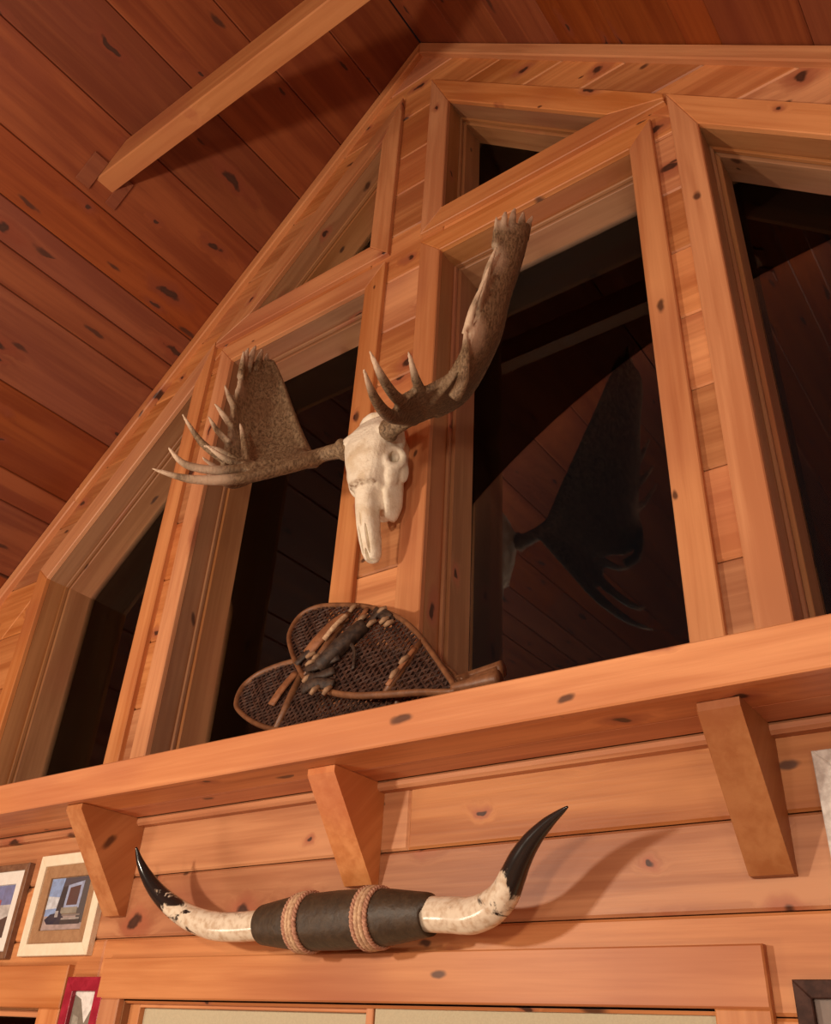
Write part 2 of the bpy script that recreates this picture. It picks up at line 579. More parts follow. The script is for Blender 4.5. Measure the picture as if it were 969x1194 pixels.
# ceiling: two pine slopes, boards running towards the gable
ceil = MB()
r2 = math.sqrt(0.5)
cuts_s = [0.0, 0.175, 0.345, 0.525, 0.705, 0.88, 1.0, 1.085, 1.165, 1.355, 1.54, 1.615, 1.79, 1.97, 2.15, 2.33, 2.51, 2.69, 2.87, 3.05, 3.23, 3.41, 3.59, UE / r2]
cuts_r = [0.0, 0.19, 0.38, 0.565, 0.745, 0.925, 1.01, 1.2, 1.38, 1.57, 1.75, 1.93, 2.11, 2.29, 2.47, 2.65, 2.83, 3.01, 3.19, 3.37, UE / r2]
for sd, cs in ((-1, cuts_s), (1, cuts_r)):
    for i in range(len(cs) - 1):
        ys = [0.014]
        y = -random.uniform(0.9, 2.6)
        while y > YB + 0.4:
            ys.append(y); y -= random.uniform(1.6, 2.8)
        ys.append(YB)
        for j in range(len(ys) - 1):
            pts = []
            for s_, y_ in ((cs[i] + 0.0006, ys[j]), (cs[i + 1] - 0.0006, ys[j]), (cs[i + 1] - 0.0006, ys[j + 1]), (cs[i] + 0.0006, ys[j + 1])):
                pts.append((XC + sd * s_ * r2, y_, RC - s_ * r2))
            prism(ceil, pts, (sd * 0.02 * r2, 0, 0.02 * r2), (0, 1, 0), (sd * r2, 0, -r2), 0.0026)
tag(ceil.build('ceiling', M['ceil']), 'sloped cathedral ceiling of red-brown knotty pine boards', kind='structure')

# rake mouldings where gable and ceiling meet
for sd, nm in ((-1, 'trim_1'), (1, 'trim_2')):
    t = MB()
    prev = 0.0
    for a, b in ((0.0, 1.05), (1.05, 2.03)):
        w = 0.034 * math.sqrt(2)
        u0, u1 = (a, b) if a > 0 else (0.0, b)
        pts = [(XC + sd * u0, -0.004, RC - u0 - 0.001), (XC + sd * u1, -0.004, RC - u1 - 0.001), (XC + sd * u1, -0.004, RC - u1 - w), (XC + sd * u0, -0.004, RC - u0 - w)]
        prism(t, pts, (0, 0.0165, 0), (sd * r2, 0, -r2), (sd * r2, 0, r2), 0.003)
    tag(t.build(nm, M['trim']), 'sloped pine moulding along the ceiling edge', kind='structure')

# floor, side walls, wall behind the viewer
fl = MB()
for i in range(30):
    x0 = x_lo + (x_hi - x_lo) * i / 30; x1 = x_lo + (x_hi - x_lo) * (i + 1) / 30
    prism(fl, [(x0, YB, FZ), (x1, YB, FZ), (x1, 0.03, FZ), (x0, 0.03, FZ)], (0, 0, -0.03), (0, 1, 0), (1, 0, 0), 0.001)
tag(fl.build('floor', M['floor']), 'brown board floor', kind='structure')
for sd, nm in ((-1, 'wall_left'), (1, 'wall_right')):
    t = MB(); x = XC + sd * UE
    zt = RC - UE
    for k in range(8):
        z0 = FZ + (zt - FZ) * k / 8; z1 = FZ + (zt - FZ) * (k + 1) / 8
        prism(t, [(x, YB, z0), (x, 0.03, z0), (x, 0.03, z1), (x, YB, z1)], (sd * 0.03, 0, 0), (0, 1, 0), (0, 0, 1), 0.003)
    tag(t.build(nm, M['wall']), 'low pine side wall', kind='structure')
t = MB()
z = FZ
while z < RC:
    p = [(x_lo, z), (x_hi, z), (x_hi, z + 0.12), (x_lo, z + 0.12)]
    p = clip(p, 1, 1, RC + XC); p = clip(p, -1, 1, RC - XC) if len(p) > 2 else []
    p = dedupe(p)
    if area2(p) > 1e-4:
        prism(t, [(a, YB, b) for a, b in p], (0, -0.03, 0), (1, 0, 0), (0, 0, 1), 0.003)
    z += 0.12
tag(t.build('wall_front', M['wall']), 'pine boarded wall opposite the gable windows', kind='structure')


# ---------------------------------------------------------------- windows
def off(poly, w):
    """offset a CCW (x,z) polygon outwards by per-edge widths"""
    return [(v.x, v.y) for v in inset2d(poly, [-q for q in w])]


def window(name, poly, widths, label, clipx=None, sill=True):
    cx = sum(p[0] for p in poly) / len(poly)
    root = tag(empty(name, (cx, 0.0, min(p[1] for p in poly))), label, kind='structure')
    n = len(poly)
    outer = off(poly, widths)
    cas = MB()
    for i in range(n):
        if widths[i] <= 0: continue
        j = (i + 1) % n
        q = [poly[i], poly[j], outer[j], outer[i]]
        if clipx is not None: q = dedupe(clip(q, *clipx))
        if area2(q) < 1e-5: continue
        g = (poly[j][0] - poly[i][0], 0, poly[j][1] - poly[i][1])
        prism(cas, [(x, 0.0, z) for x, z in q], (0, PY - 0.0003, 0), g, (g[2], 0, -g[0]), 0.0018)
    cas.build('casing', M['trim'], root)
    jb = MB(); st = MB()
    out1 = off(poly, [0.012] * n)
    for i in range(n):
        j = (i + 1) % n
        a, b, c_, d = poly[i], poly[j], out1[j], out1[i]
        g = (b[0] - a[0], 0, b[1] - a[1])
        nrm = Vector((d[0] - a[0], 0, d[1] - a[1]))
        prism(jb, [(a[0], 0.0125, a[1]), (b[0], 0.0125, b[1]), (b[0], 0.135, b[1]), (a[0], 0.135, a[1])],
              Vector((g[2], 0, -g[0])).normalized() * 0.012, g, (0, 1, 0), 0.0)
    for (yy, o, y1) in ((0.054, 0.006, 0.062), (0.0635, 0.0125, 0.135)):
        inn = off(poly, [-o] * n)
        for i in range(n):
            j = (i + 1) % n
            g = (poly[j][0] - poly[i][0], 0, poly[j][1] - poly[i][1])
            prism(st, [(p[0], yy, p[1]) for p in (poly[i], poly[j], inn[j], inn[i])], (0, y1 - yy, 0), g, (g[2], 0, -g[0]) if y1 - yy < 0.02 else (0, 1, 0), 0.0012)
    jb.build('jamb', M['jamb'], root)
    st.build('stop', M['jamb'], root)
    gl = MB(); gp = off(poly, [-0.0126] * n)
    prism(gl, [(x, 0.1242, z) for x, z in gp], (0, 0.0025, 0), (1, 0, 0), (0, 0, 1))
    gl.build('glass', M['glass'], root)
    return root


ZB = 0.385
R_ = lambda u, z: (XC + u, z)
tri = [(0.100, 1.572), (2.06 - 1.572, 1.572), (0.100, 1.960)]
rec = [(0.100, ZB), (0.5225, ZB), (0.5225, 1.438), (0.100, 1.438)]
trp = [(0.648, ZB), (1.077, ZB), (1.077, 2.06 - 1.077), (0.648, 2.06 - 0.648)]
LAB = {
    'window_1': 'trapezoid window left of the skull post, sloping under the roof',
    'window_2': 'tall rectangular window left of the skull post',
    'window_3': 'tall rectangular window right of the skull post',
    'window_4': 'trapezoid window at the right edge, sloped head',
    'window_5': 'small triangular window up left of the ridge post',
    'window_6': 'small triangular window up right of the ridge post',
}


def mw(w):  # widths for the mirrored polygon (edge order reversed)
    n = len(w)
    r = w[::-1]
    return r[1:] + r[:1]


wt = [0.053, 0.057, 0.055]; wr = [0.0, 0.045, 0.055, 0.052]; wz = [0.0, 0.045, 0.057, 0.045]
window('window_1', [R_(*p) for p in mir(trp)], mw(wz), LAB['window_1'])
window('window_2', [R_(*p) for p in mir(rec)], mw(wr), LAB['window_2'])
window('window_3', [R_(*p) for p in rec], wr, LAB['window_3'])
window('window_4', [R_(*p) for p in trp], wz, LAB['window_4'])
window('window_5', [R_(*p) for p in mir(tri)], mw(wt), LAB['window_5'], (-1, 0, -(XC - 0.598)))
window('window_6', [R_(*p) for p in tri], wt, LAB['window_6'], (1, 0, XC + 0.598))


def low_window(name, x0, x1, z0, z1, wside, whead, label, mull=None):
    root = tag(empty(name, ((x0 + x1) / 2, 0, z0)), label, kind='structure')
    c = MB()
    box(c, x0 - wside, x1 + wside, -0.0125, -0.0002, z1, z1 + whead, (1, 0, 0), 0.0018)
    box(c, x0 - wside, x0, -0.0115, -0.0002, z0, z1, (0, 0, 1), 0.0018)
    box(c, x1, x1 + wside, -0.0115, -0.0002, z0, z1, (0, 0, 1), 0.0018)
    box(c, x0 - wside, x1 + wside, -0.02, -0.0002, z0 - 0.03, z0, (1, 0, 0), 0.0018)
    c.build('casing', M['trim'], root)
    j = MB()
    box(j, x0 - 0.01, x0 + 0.002, 0.0, 0.09, z0, z1, (0, 0, 1)); box(j, x1 - 0.002, x1 + 0.01, 0.0, 0.09, z0, z1, (0, 0, 1))
    box(j, x0, x1, 0.0, 0.09, z1 - 0.002, z1 + 0.01, (1, 0, 0)); box(j, x0, x1, 0.0, 0.09, z0 - 0.01, z0 + 0.002, (1, 0, 0))
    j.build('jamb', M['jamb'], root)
    if mull:
        s = MB(); w = 0.024
        xa, xb = x0 + 0.002, mull
        box(s, xa, xa + w, 0.012, 0.03, z0 + 0.002, z1 - 0.002, (0, 0, 1), 0.001)
        box(s, xb - 0.012, xb, 0.006, 0.03, z0 + 0.002, z1 - 0.002, (0, 0, 1), 0.001)
        box(s, xa + w, xb - 0.012, 0.012, 0.03, z1 - 0.010, z1 - 0.002, (1, 0, 0), 0.001)
        s.build('sash', M['trim'], root)
        g = MB(); box(g, xa + w, xb - 0.012, 0.022, 0.026, z0 + 0.01, z1 - 0.0102, (1, 0, 0))
        g.build('shade', M['shade'], root)
        g = MB(); box(g, xb + 0.002, x1 - 0.0022, 0.008, 0.012, z0 + 0.01, z1 - 0.004, (1, 0, 0))
        g.build('shade', M['shade'], root)
    else:
        s = MB(); w = 0.012
        box(s, x0 + 0.002, x0 + w, 0.02, 0.04, z0, z1, (0, 0, 1), 0.001); box(s, x1 - w, x1 - 0.002, 0.02, 0.04, z0, z1, (0, 0, 1), 0.001)
        box(s, x0 + w, x1 - w, 0.02, 0.04, z1 - w, z1 - 0.002, (1, 0, 0), 0.001)
        s.build('sash', M['trim'], root)
    g = MB(); box(g, x0 + 0.012, x1 - 0.012, 0.06, 0.063, z0 + 0.002, z1 - 0.002)
    g.build('glass', M['glass'], root)


low_window('window_7', -1.300, -0.356, -0.56, 0.0640, 0.0565, 0.0575, 'wide window below the horns with cream shades', -0.805)
low_window('window_8', -2.20, -1.508, -0.56, 0.0480, 0.059, 0.065, 'dark window at the lower left below the pictures')

# ---------------------------------------------------------------- collar beam
ub = RC - 1.708; ut = RC - 1.79
b = MB()
prism(b, [(XC - ub, -0.425, 1.708), (XC + ub, -0.425, 1.708), (XC + ut, -0.425, 1.79), (XC - ut, -0.425, 1.79)], (0, 0.046, 0), (1, 0, 0), (0, 0, 1), 0.003)
beam = tag(b.build('ceiling_beam', M['beam']), 'pale pine collar beam spanning the sloped ceiling', kind='structure')
for sd in (-1, 1):
    t = MB()
    for y0, y1 in ((-0.462, -0.4252), (-0.3788, -0.352)):
        q = []
        for s_, y_ in ((0.79, y0), (0.866, y0), (0.866, y1), (0.79, y1)):
            q.append((XC + sd * (s_ - 0.006) * r2, y_, RC - (s_ + 0.006) * r2))
        prism(t, q, (sd * 0.0082 * r2, 0, 0.0082 * r2), (0, 1, 0), (sd * r2, 0, -r2), 0.001)
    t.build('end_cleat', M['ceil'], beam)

# ---------------------------------------------------------------- shelf
sx0, sx1 = -2.0, 0.75
shelf = tag(empty('wall_shelf', (-0.85, -0.075, 0.338)), 'long deep pine shelf on triangular brackets running under the tall windows', 'shelf')
t = MB()
box(t, sx0, sx1, -0.1385, -0.0003, 0.376, 0.390, (1, 0, 0), 0.001)
box(t, sx0, sx1, 0.0, 0.011, 0.376, 0.3845, (1, 0, 0), 0.0)
t.build('shelf_board', M['trim'], shelf)
t = MB()
box(t, sx0, sx1, -0.151, -0.1387, 0.338, 0.3915, (1, 0, 0), 0.002)
t.build('front_board', M['trim'], shelf)
t = MB()
for y0, y1 in ((-0.1385, -0.073), (-0.073, -0.018)):
    prism(t, [(sx0, y0, 0.340), (sx1, y0, 0.340), (sx1, y1, 0.340), (sx0, y1, 0.340)], (0, 0, 0.012), (1, 0, 0), (0, 1, 0), 0.0015)
t.build('soffit', M['wall'], shelf)
t = MB()
prism(t, [(sx0, -0.018, 0.327), (sx1, -0.018, 0.327), (sx1, -0.018, 0.341), (sx0, -0.018, 0.341)], (0, 0.0177, 0), (1, 0, 0), (0, 0, 1), 0.004)
t.build('moulding', M['trim'], shelf)
for x0, x1, yf, zb, tone in ((-1.383, -1.340, -0.132, 0.184, 0.5), (-0.856, -0.806, -0.112, 0.203, 0.95), (-0.303, -0.257, -0.112, 0.184, 0.12)):
    t = MB()
    pr = [(-0.0003, zb), (-0.014, zb), (yf, 0.330), (yf, 0.3395), (-0.0003, 0.3395)]
    P = [(x0, y, z) for y, z in pr]
    prism(t, P, (x1 - x0, 0, 0), (0, (0.330 - zb) and (-yf), 0.9 * (0.33 - zb)), (0, 1, 0), 0.0012, tone)
    t.build('bracket', M['bracket'], shelf)


# ---------------------------------------------------------------- moose skull
XM = -0.83


def antler_mesh(sd, extras):
    mb = MB(); tips = []
    p3 = lambda u, y, z: Vector((XM + sd * u, y, z))

    def br(pts, rs, tip=True, n=6):
        P = catmull([p3(*p) for p in pts], n)
        tube(mb, P, lerp_list(rs, n), 10)
        if tip: tips.append((W(P[-1]), W(P[len(P) // 2])))
    br([(0.028, -0.080, 0.915), (0.054, -0.092, 0.910), (0.092, -0.092, 0.917), (0.13, -0.085, 0.926), (0.165, -0.07, 0.945), (0.192, -0.06, 0.975)],
       [0.0145, 0.0155, 0.0135, 0.015, 0.017, 0.013], False)
    # burr
    P = [p3(0.046, -0.09, 0.911), p3(0.052, -0.092, 0.9105), p3(0.058, -0.092, 0.911)]
    tube(mb, P, [0.018, 0.0215, 0.017], 12)
    # palm
    Bk = [(0.135, -0.078, 0.925), (0.178, -0.05, 0.966), (0.231, -0.045, 1.06), (0.260, -0.055, 1.134), (0.291, -0.06, 1.208), (0.314, -0.07, 1.262)]
    Fr = [(0.160, -0.135, 0.888), (0.243, -0.185, 0.872), (0.266, -0.178, 0.935), (0.278, -0.168, 0.998), (0.288, -0.166, 1.067), (0.296, -0.155, 1.125), (0.305, -0.152, 1.178)]
    Bk = catmull(Bk, 5); Fr = catmull(Fr, 5)
    nb = 28; nj = 12
    smp = lambda L, t: L[int(t * (len(L) - 1))].lerp(L[min(int(t * (len(L) - 1)) + 1, len(L) - 1)], t * (len(L) - 1) - int(t * (len(L) - 1)))
    grid = []; th = []
    for i in range(nb):
        a = smp(Bk, i / (nb - 1)); f = smp(Fr, i / (nb - 1))
        row = []; tr = []
        for j in range(nj):
            q = j / (nj - 1)
            v = a.lerp(f, q)
            bow = math.sin(q * math.pi)
            v = v + Vector((0.020 * bow * min(1, i / 8), 0, 0.012 * bow * (i / (nb - 1)) ** 4))
            row.append(p3(*v)); tr.append(0.0042 + 0.0035 * (1 - i / (nb - 1)) + 0.002 * bow)
        grid.append(row); th.append(tr)
    solidify_grid(mb, grid, th)
    # rim along the back edge
    tube(mb, [p3(*v) for v in Bk], lerp_list([0.014, 0.0062], len(Bk) - 1), 8)
    # tines round the palm edge
    br([(0.300, -0.152, 1.150), (0.302, -0.153, 1.185), (0.303, -0.155, 1.220)], [0.008, 0.006, 0.0018])
    br([(0.308, -0.145, 1.18), (0.311, -0.142, 1.222), (0.311, -0.138, 1.246)], [0.008, 0.006, 0.0018])
    br([(0.314, -0.126, 1.20), (0.316, -0.122, 1.245), (0.317, -0.117, 1.272)], [0.008, 0.0065, 0.002])
    br([(0.318, -0.104, 1.21), (0.320, -0.098, 1.258), (0.322, -0.094, 1.283)], [0.008, 0.0065, 0.002])
    br([(0.315, -0.078, 1.23), (0.322, -0.078, 1.265), (0.328, -0.074, 1.288)], [0.007, 0.006, 0.002])
    br([(0.284, -0.162, 1.055), (0.298, -0.170, 1.085), (0.3155, -0.174, 1.121)], [0.007, 0.006, 0.0017])
    br([(0.276, -0.166, 1.005), (0.294, -0.180, 1.035), (0.313, -0.190, 1.062)], [0.0075, 0.006, 0.0017])
    br([(0.262, -0.175, 0.955), (0.285, -0.192, 0.985), (0.311, -0.200, 1.025)], [0.008, 0.006, 0.0017])
    # brow palm and its tines
    T1 = [(0.105, -0.094, 0.912), (0.130, -0.15, 0.866), (0.158, -0.22, 0.812), (0.190, -0.29, 0.782), (0.217, -0.347, 0.779)]
    T2 = [(0.115, -0.096, 0.914), (0.150, -0.165, 0.870), (0.180, -0.235, 0.828), (0.203, -0.295, 0.812), (0.210, -0.332, 0.828)]
    T3 = [(0.130, -0.092, 0.918), (0.170, -0.15, 0.885), (0.198, -0.21, 0.868), (0.217, -0.257, 0.882)]
    br(T1, [0.013, 0.013, 0.0105, 0.0075, 0.002]); br(T2, [0.013, 0.012, 0.009, 0.0068, 0.002]); br(T3, [0.012, 0.0105, 0.0075, 0.002])
    for A, B_ in ((T1, T2), (T2, T3)):
        a = catmull([p3(*q) for q in A[:3]], 5); b_ = catmull([p3(*q) for q in B_[:3]], 5)
        solidify_grid(mb, [[x.lerp(y, q / 4) for q in range(5)] for x, y in zip(a[:9], b_[:9])], [[0.006] * 5 for _ in range(9)])
    # web between the brow palm and the main palm
    a = catmull([p3(*q) for q in T3[:3]], 5)[:8]
    b_ = [p3(0.15 + 0.093 * i / 7, -0.07 - 0.11 * i / 7, 0.93 - 0.05 * i / 7) for i in range(8)]
    solidify_grid(mb, [[x.lerp(y, q / 4) for q in range(5)] for x, y in zip(a, b_)], [[0.0065] * 5 for _ in range(8)])
    for pts, rs in extras: br(pts, rs)
    me = remeshed(mb, 0.0052, 2, 0.4)
    at = me.attributes.new('bv', 'FLOAT', 'POINT'); vals = []
    for v in me.vertices:
        m = 0.0
        for tip, mid in tips:
            L = min(max((tip - mid).length * 1.4, 0.04), 0.10)
            m = max(m, 1 - (v.co - tip).length / L)
        vals.append(max(0.0, m))
    at.data.foreach_set('value', vals)
    return me


moose = tag(empty('moose_skull', (XM, 0.0, 0.70)), 'bleached moose skull with broad palmed antlers hung on the centre post', 'moose skull')
sk = MB()


def sring(z, hw, y0, y1, n=20, pw=2.6, cx=0.0):
    """cross-section: front at y0, back at y1"""
    out = []
    for k in range(n):
        t = 2 * math.pi * k / n
        c, s = math.cos(t), math.sin(t)
        x = hw * math.copysign(abs(c) ** (2 / pw), c); y = (y1 - y0) / 2 * math.copysign(abs(s) ** (2 / pw), s)
        out.append(Vector((XM + cx + x, (y0 + y1) / 2 + y, z)))
    return out


loft(sk, [sring(0.978, 0.020, -0.060, -0.020), sring(0.970, 0.033, -0.076, -0.018), sring(0.955, 0.041, -0.090, -0.018), sring(0.930, 0.047, -0.103, -0.020, 20, 3.2), sring(0.900, 0.047, -0.109, -0.026, 20, 3.4),
          sring(0.870, 0.042, -0.109, -0.028, 20, 3.2), sring(0.845, 0.036, -0.105, -0.024, 20, 3.2), sring(0.820, 0.030, -0.1035, -0.020, 20, 3.2), sring(0.812, 0.024, -0.088, -0.016), sring(0.800, 0.022, -0.082, -0.012), sring(0.785, 0.020, -0.083, -0.014)])
loft(sk, [sring(0.962, 0.020, -0.06, 0.0115), sring(0.94, 0.030, -0.06, 0.0117), sring(0.89, 0.028, -0.06, 0.0117), sring(0.855, 0.018, -0.06, 0.0115)])
# snout: nasal bridge and two premaxillary blades
loft(sk, [sring(0.822, 0.0200, -0.092, -0.055), sring(0.808, 0.0195, -0.093, -0.052), sring(0.780, 0.0185, -0.090, -0.048), sring(0.750, 0.0175, -0.083, -0.042), sring(0.725, 0.0172, -0.073, -0.036), sring(0.705, 0.0150, -0.064, -0.032), sring(0.693, 0.010, -0.057, -0.035)])
for sd in (-1, 1):
    # brow ridge, pedicle, eye-socket ring, cheek bone, tooth row
    tube(sk, [Vector((XM + sd * 0.018, -0.075, 0.93)), Vector((XM + sd * 0.034, -0.086, 0.918)), Vector((XM + sd * 0.046, -0.09, 0.912))], [0.022, 0.018, 0.0155], 12)
    ring = [Vector((XM + sd * (0.045 + 0.008 * math.cos(a)), -0.066 + 0.0145 * math.cos(a), 0.871 + 0.0175 * math.sin(a) + 0.004 * math.cos(a))) for a in [2 * math.pi * k / 20 for k in range(20)]]
    tube(sk, ring, 0.0078, 8, closed=True)
    ellipsoid(sk, (XM + sd * 0.044, -0.040, 0.862), (0.009, 0.016, 0.026))
    ellipsoid(sk, (XM + sd * 0.040, -0.060, 0.842), (0.010, 0.016, 0.022), (0, sd * 0.3, 0))
    loft(sk, [sring(0.866, 0.009, -0.066, -0.022, 12, 2.2, sd * 0.032), sring(0.84, 0.009, -0.068, -0.018, 12, 2.2, sd * 0.031), sring(0.80, 0.0080, -0.064, -0.016, 12, 2.2, sd * 0.030), sring(0.778, 0.0065, -0.054, -0.020, 12, 2.2, sd * 0.025), sring(0.770, 0.004, -0.048, -0.024, 12, 2.2, sd * 0.022)])
# poll crest
tube(sk, [Vector((XM - 0.012 + 0.030 * math.cos(a), -0.050 - 0.016 * math.sin(a), 0.966 + 0.016 * math.sin(a))) for a in [0.15 + 2.6 * k / 8 for k in range(9)]], 0.0095, 8)
cut = MB()
for sd in (-1, 1):
    ellipsoid(cut, (XM + sd * 0.054, -0.072, 0.870), (0.045, 0.0098, 0.0115), (0, 0, -sd * 0.48))
    ellipsoid(cut, (XM + sd * 0.0070, -0.072, 0.722), (0.0026, 0.020, 0.026), (0.35, 0, sd * 0.06))
ellipsoid(cut, (XM, -0.088, 0.755), (0.0030, 0.008, 0.016), (0.3, 0, 0))
ellipsoid(cut, (XM, -0.060, 0.697), (0.0034, 0.020, 0.013), (0.3, 0, 0))
skm = remeshed(sk, 0.0042, 1, 0.4, [cut])
at = skm.attributes.new('bv', 'FLOAT', 'POINT')
at.data.foreach_set('value', [math.exp(-(((v.co.z - CZ) / S - 0.8175 - 0.004 * pnoise(v.co * 60)) / 0.0035) ** 2) * (1.0 if v.co.y / S < -0.084 else 0.0) for v in skm.vertices])
link('skull', skm, M['bone'], moose)
right_extra = [([(0.240, -0.170, 0.842), (0.262, -0.180, 0.860), (0.270, -0.187, 0.905), (0.269, -0.186, 0.960)], [0.011, 0.0095, 0.0075, 0.002])]
left_extra = [
    ([(0.236, -0.185, 0.880), (0.212, -0.187, 0.862), (0.190, -0.184, 0.866), (0.198, -0.184, 0.900), (0.215, -0.183, 0.945), (0.233, -0.182, 0.985)], [0.008, 0.0085, 0.009, 0.0075, 0.006, 0.002]),
    ([(0.205, -0.175, 0.880), (0.222, -0.215, 0.895), (0.234, -0.25, 0.892)], [0.008, 0.0065, 0.002]),
    ([(0.215, -0.145, 0.885), (0.207, -0.20, 0.848), (0.202, -0.27, 0.842)], [0.009, 0.0075, 0.002]),
    ([(0.200, -0.150, 0.875), (0.185, -0.21, 0.815), (0.176, -0.27, 0.798)], [0.009, 0.0075, 0.002]),
    ([(0.250, -0.180, 0.905), (0.275, -0.225, 0.930), (0.302, -0.262, 0.984)], [0.009, 0.007, 0.002]),
]
link('antler', antler_mesh(-1, left_extra), M['antler'], moose)
link('antler', antler_mesh(1, right_extra), M['antler'], moose)

# ---------------------------------------------------------------- longhorn mount
lh = tag(empty('longhorn_mount', (-0.82, -0.055, 0.12)), 'polished steer horns with dark leather wrapped centre above the cream window', 'mounted horns')
t = MB()
prof = [(-0.960, 0.019), (-0.960, 0.0245), (-0.957, 0.0255), (-0.935, 0.0285), (-0.905, 0.0325), (-0.87, 0.0345), (-0.82, 0.0355), (-0.77, 0.0345), (-0.735, 0.0320), (-0.705, 0.0280), (-0.681, 0.0250), (-0.678, 0.0242), (-0.678, 0.019)]
pp = []; rr = []
for i in range(len(prof) - 1):
    (xa, ra), (xb, rb) = prof[i], prof[i + 1]
    n = max(1, int(abs(xb - xa) / 0.0022))
    for k in range(n):
        q = k / n
        x = xa + (xb - xa) * q
        pp.append((x, -0.055, 0.153 + (x + 0.96) * 0.0107)); rr.append(ra + (rb - ra) * q + (0.00025 if (len(pp) % 2) else 0))
pp.append((-0.678, -0.055, 0.156)); rr.append(0.019)
# duplicate x positions need a tiny step
for i in range(1, len(pp)):
    if pp[i][0] <= pp[i - 1][0]: pp[i] = (pp[i - 1][0] + 1e-5, pp[i][1], pp[i][2])
tube(t, pp, rr, 40)
t.build('leather_wrap', M['leather'], lh)
rad_at = lambda x: next(ra + (rb - ra) * (x - xa) / (xb - xa) for (xa, ra), (xb, rb) in zip(prof[1:-2], prof[2:-1]) if xa <= x <= xb)
for cxb in (-0.879, -0.762):
    t = MB(); tb = MB()
    for off_, kind in ((-0.0105, 1), (-0.0040, 0), (0.0022, 0), (0.0090, 1)):
        x = cxb + off_; r = rad_at(x) + 0.0014
        nst = 2 if kind else 1
        for s_ in range(nst):
            P = []
            for k in range(120):
                a = 2 * math.pi * k / 120
                tw = a * 22 + s_ * math.pi
                rr_ = r + (0.0012 * math.cos(tw) if kind else 0)
                P.append((x + (0.0019 * math.sin(tw) if kind else 0.0004 * math.sin(a * 40)), -0.055 + rr_ * math.cos(a), 0.1545 + (x + 0.82) * 0.0107 + rr_ * math.sin(a)))
            tube(tb if kind else t, P, 0.0021 if kind else 0.0034, 6, closed=True)
    rb_ = t.build('rope_band', M['rope'], lh)
    tb.build('braid', M['braid'], rb_)
hR = [(-0.690, -0.055, 0.156), (-0.678, -0.055, 0.156), (-0.647, -0.057, 0.154), (-0.614, -0.062, 0.1515), (-0.583, -0.070, 0.157), (-0.560, -0.078, 0.169), (-0.543, -0.087, 0.186), (-0.529, -0.094, 0.202), (-0.510, -0.101, 0.219), (-0.484, -0.110, 0.234), (-0.453, -0.122, 0.2455)]
rR = [0.0205, 0.0205, 0.0205, 0.0205, 0.0195, 0.0172, 0.0150, 0.0132, 0.0105, 0.0068, 0.0012]
hL = [(-0.950, -0.055, 0.153), (-0.959, -0.055, 0.153), (-1.003, -0.057, 0.1515), (-1.051, -0.062, 0.1535), (-1.098, -0.068, 0.1645), (-1.137, -0.075, 0.182), (-1.166, -0.082, 0.201), (-1.187, -0.090, 0.222), (-1.199, -0.100, 0.243), (-1.203, -0.110, 0.263)]
rL = [0.0195, 0.0195, 0.0195, 0.0190, 0.0172, 0.0150, 0.0125, 0.0095, 0.0058, 0.0012]
for pth, rad, v0 in ((hR, rR, 0.0), (hL, rL, 0.0)):
    t = MB()
    P = catmull(pth, 8); R2 = lerp_list(rad, 8)
    vals = [min(1.0, 0.02 + 1.05 * i / (len(P) - 1)) for i in range(len(P))]
    tube(t, P, R2, 24, vals=vals)
    t.build('horn', M['horn'], lh)
t = MB()
box(t, -0.85, -0.79, -0.026, -0.0004, 0.140, 0.170, (1, 0, 0), 0.001)
t.build('hanger', M['bracket'], lh)


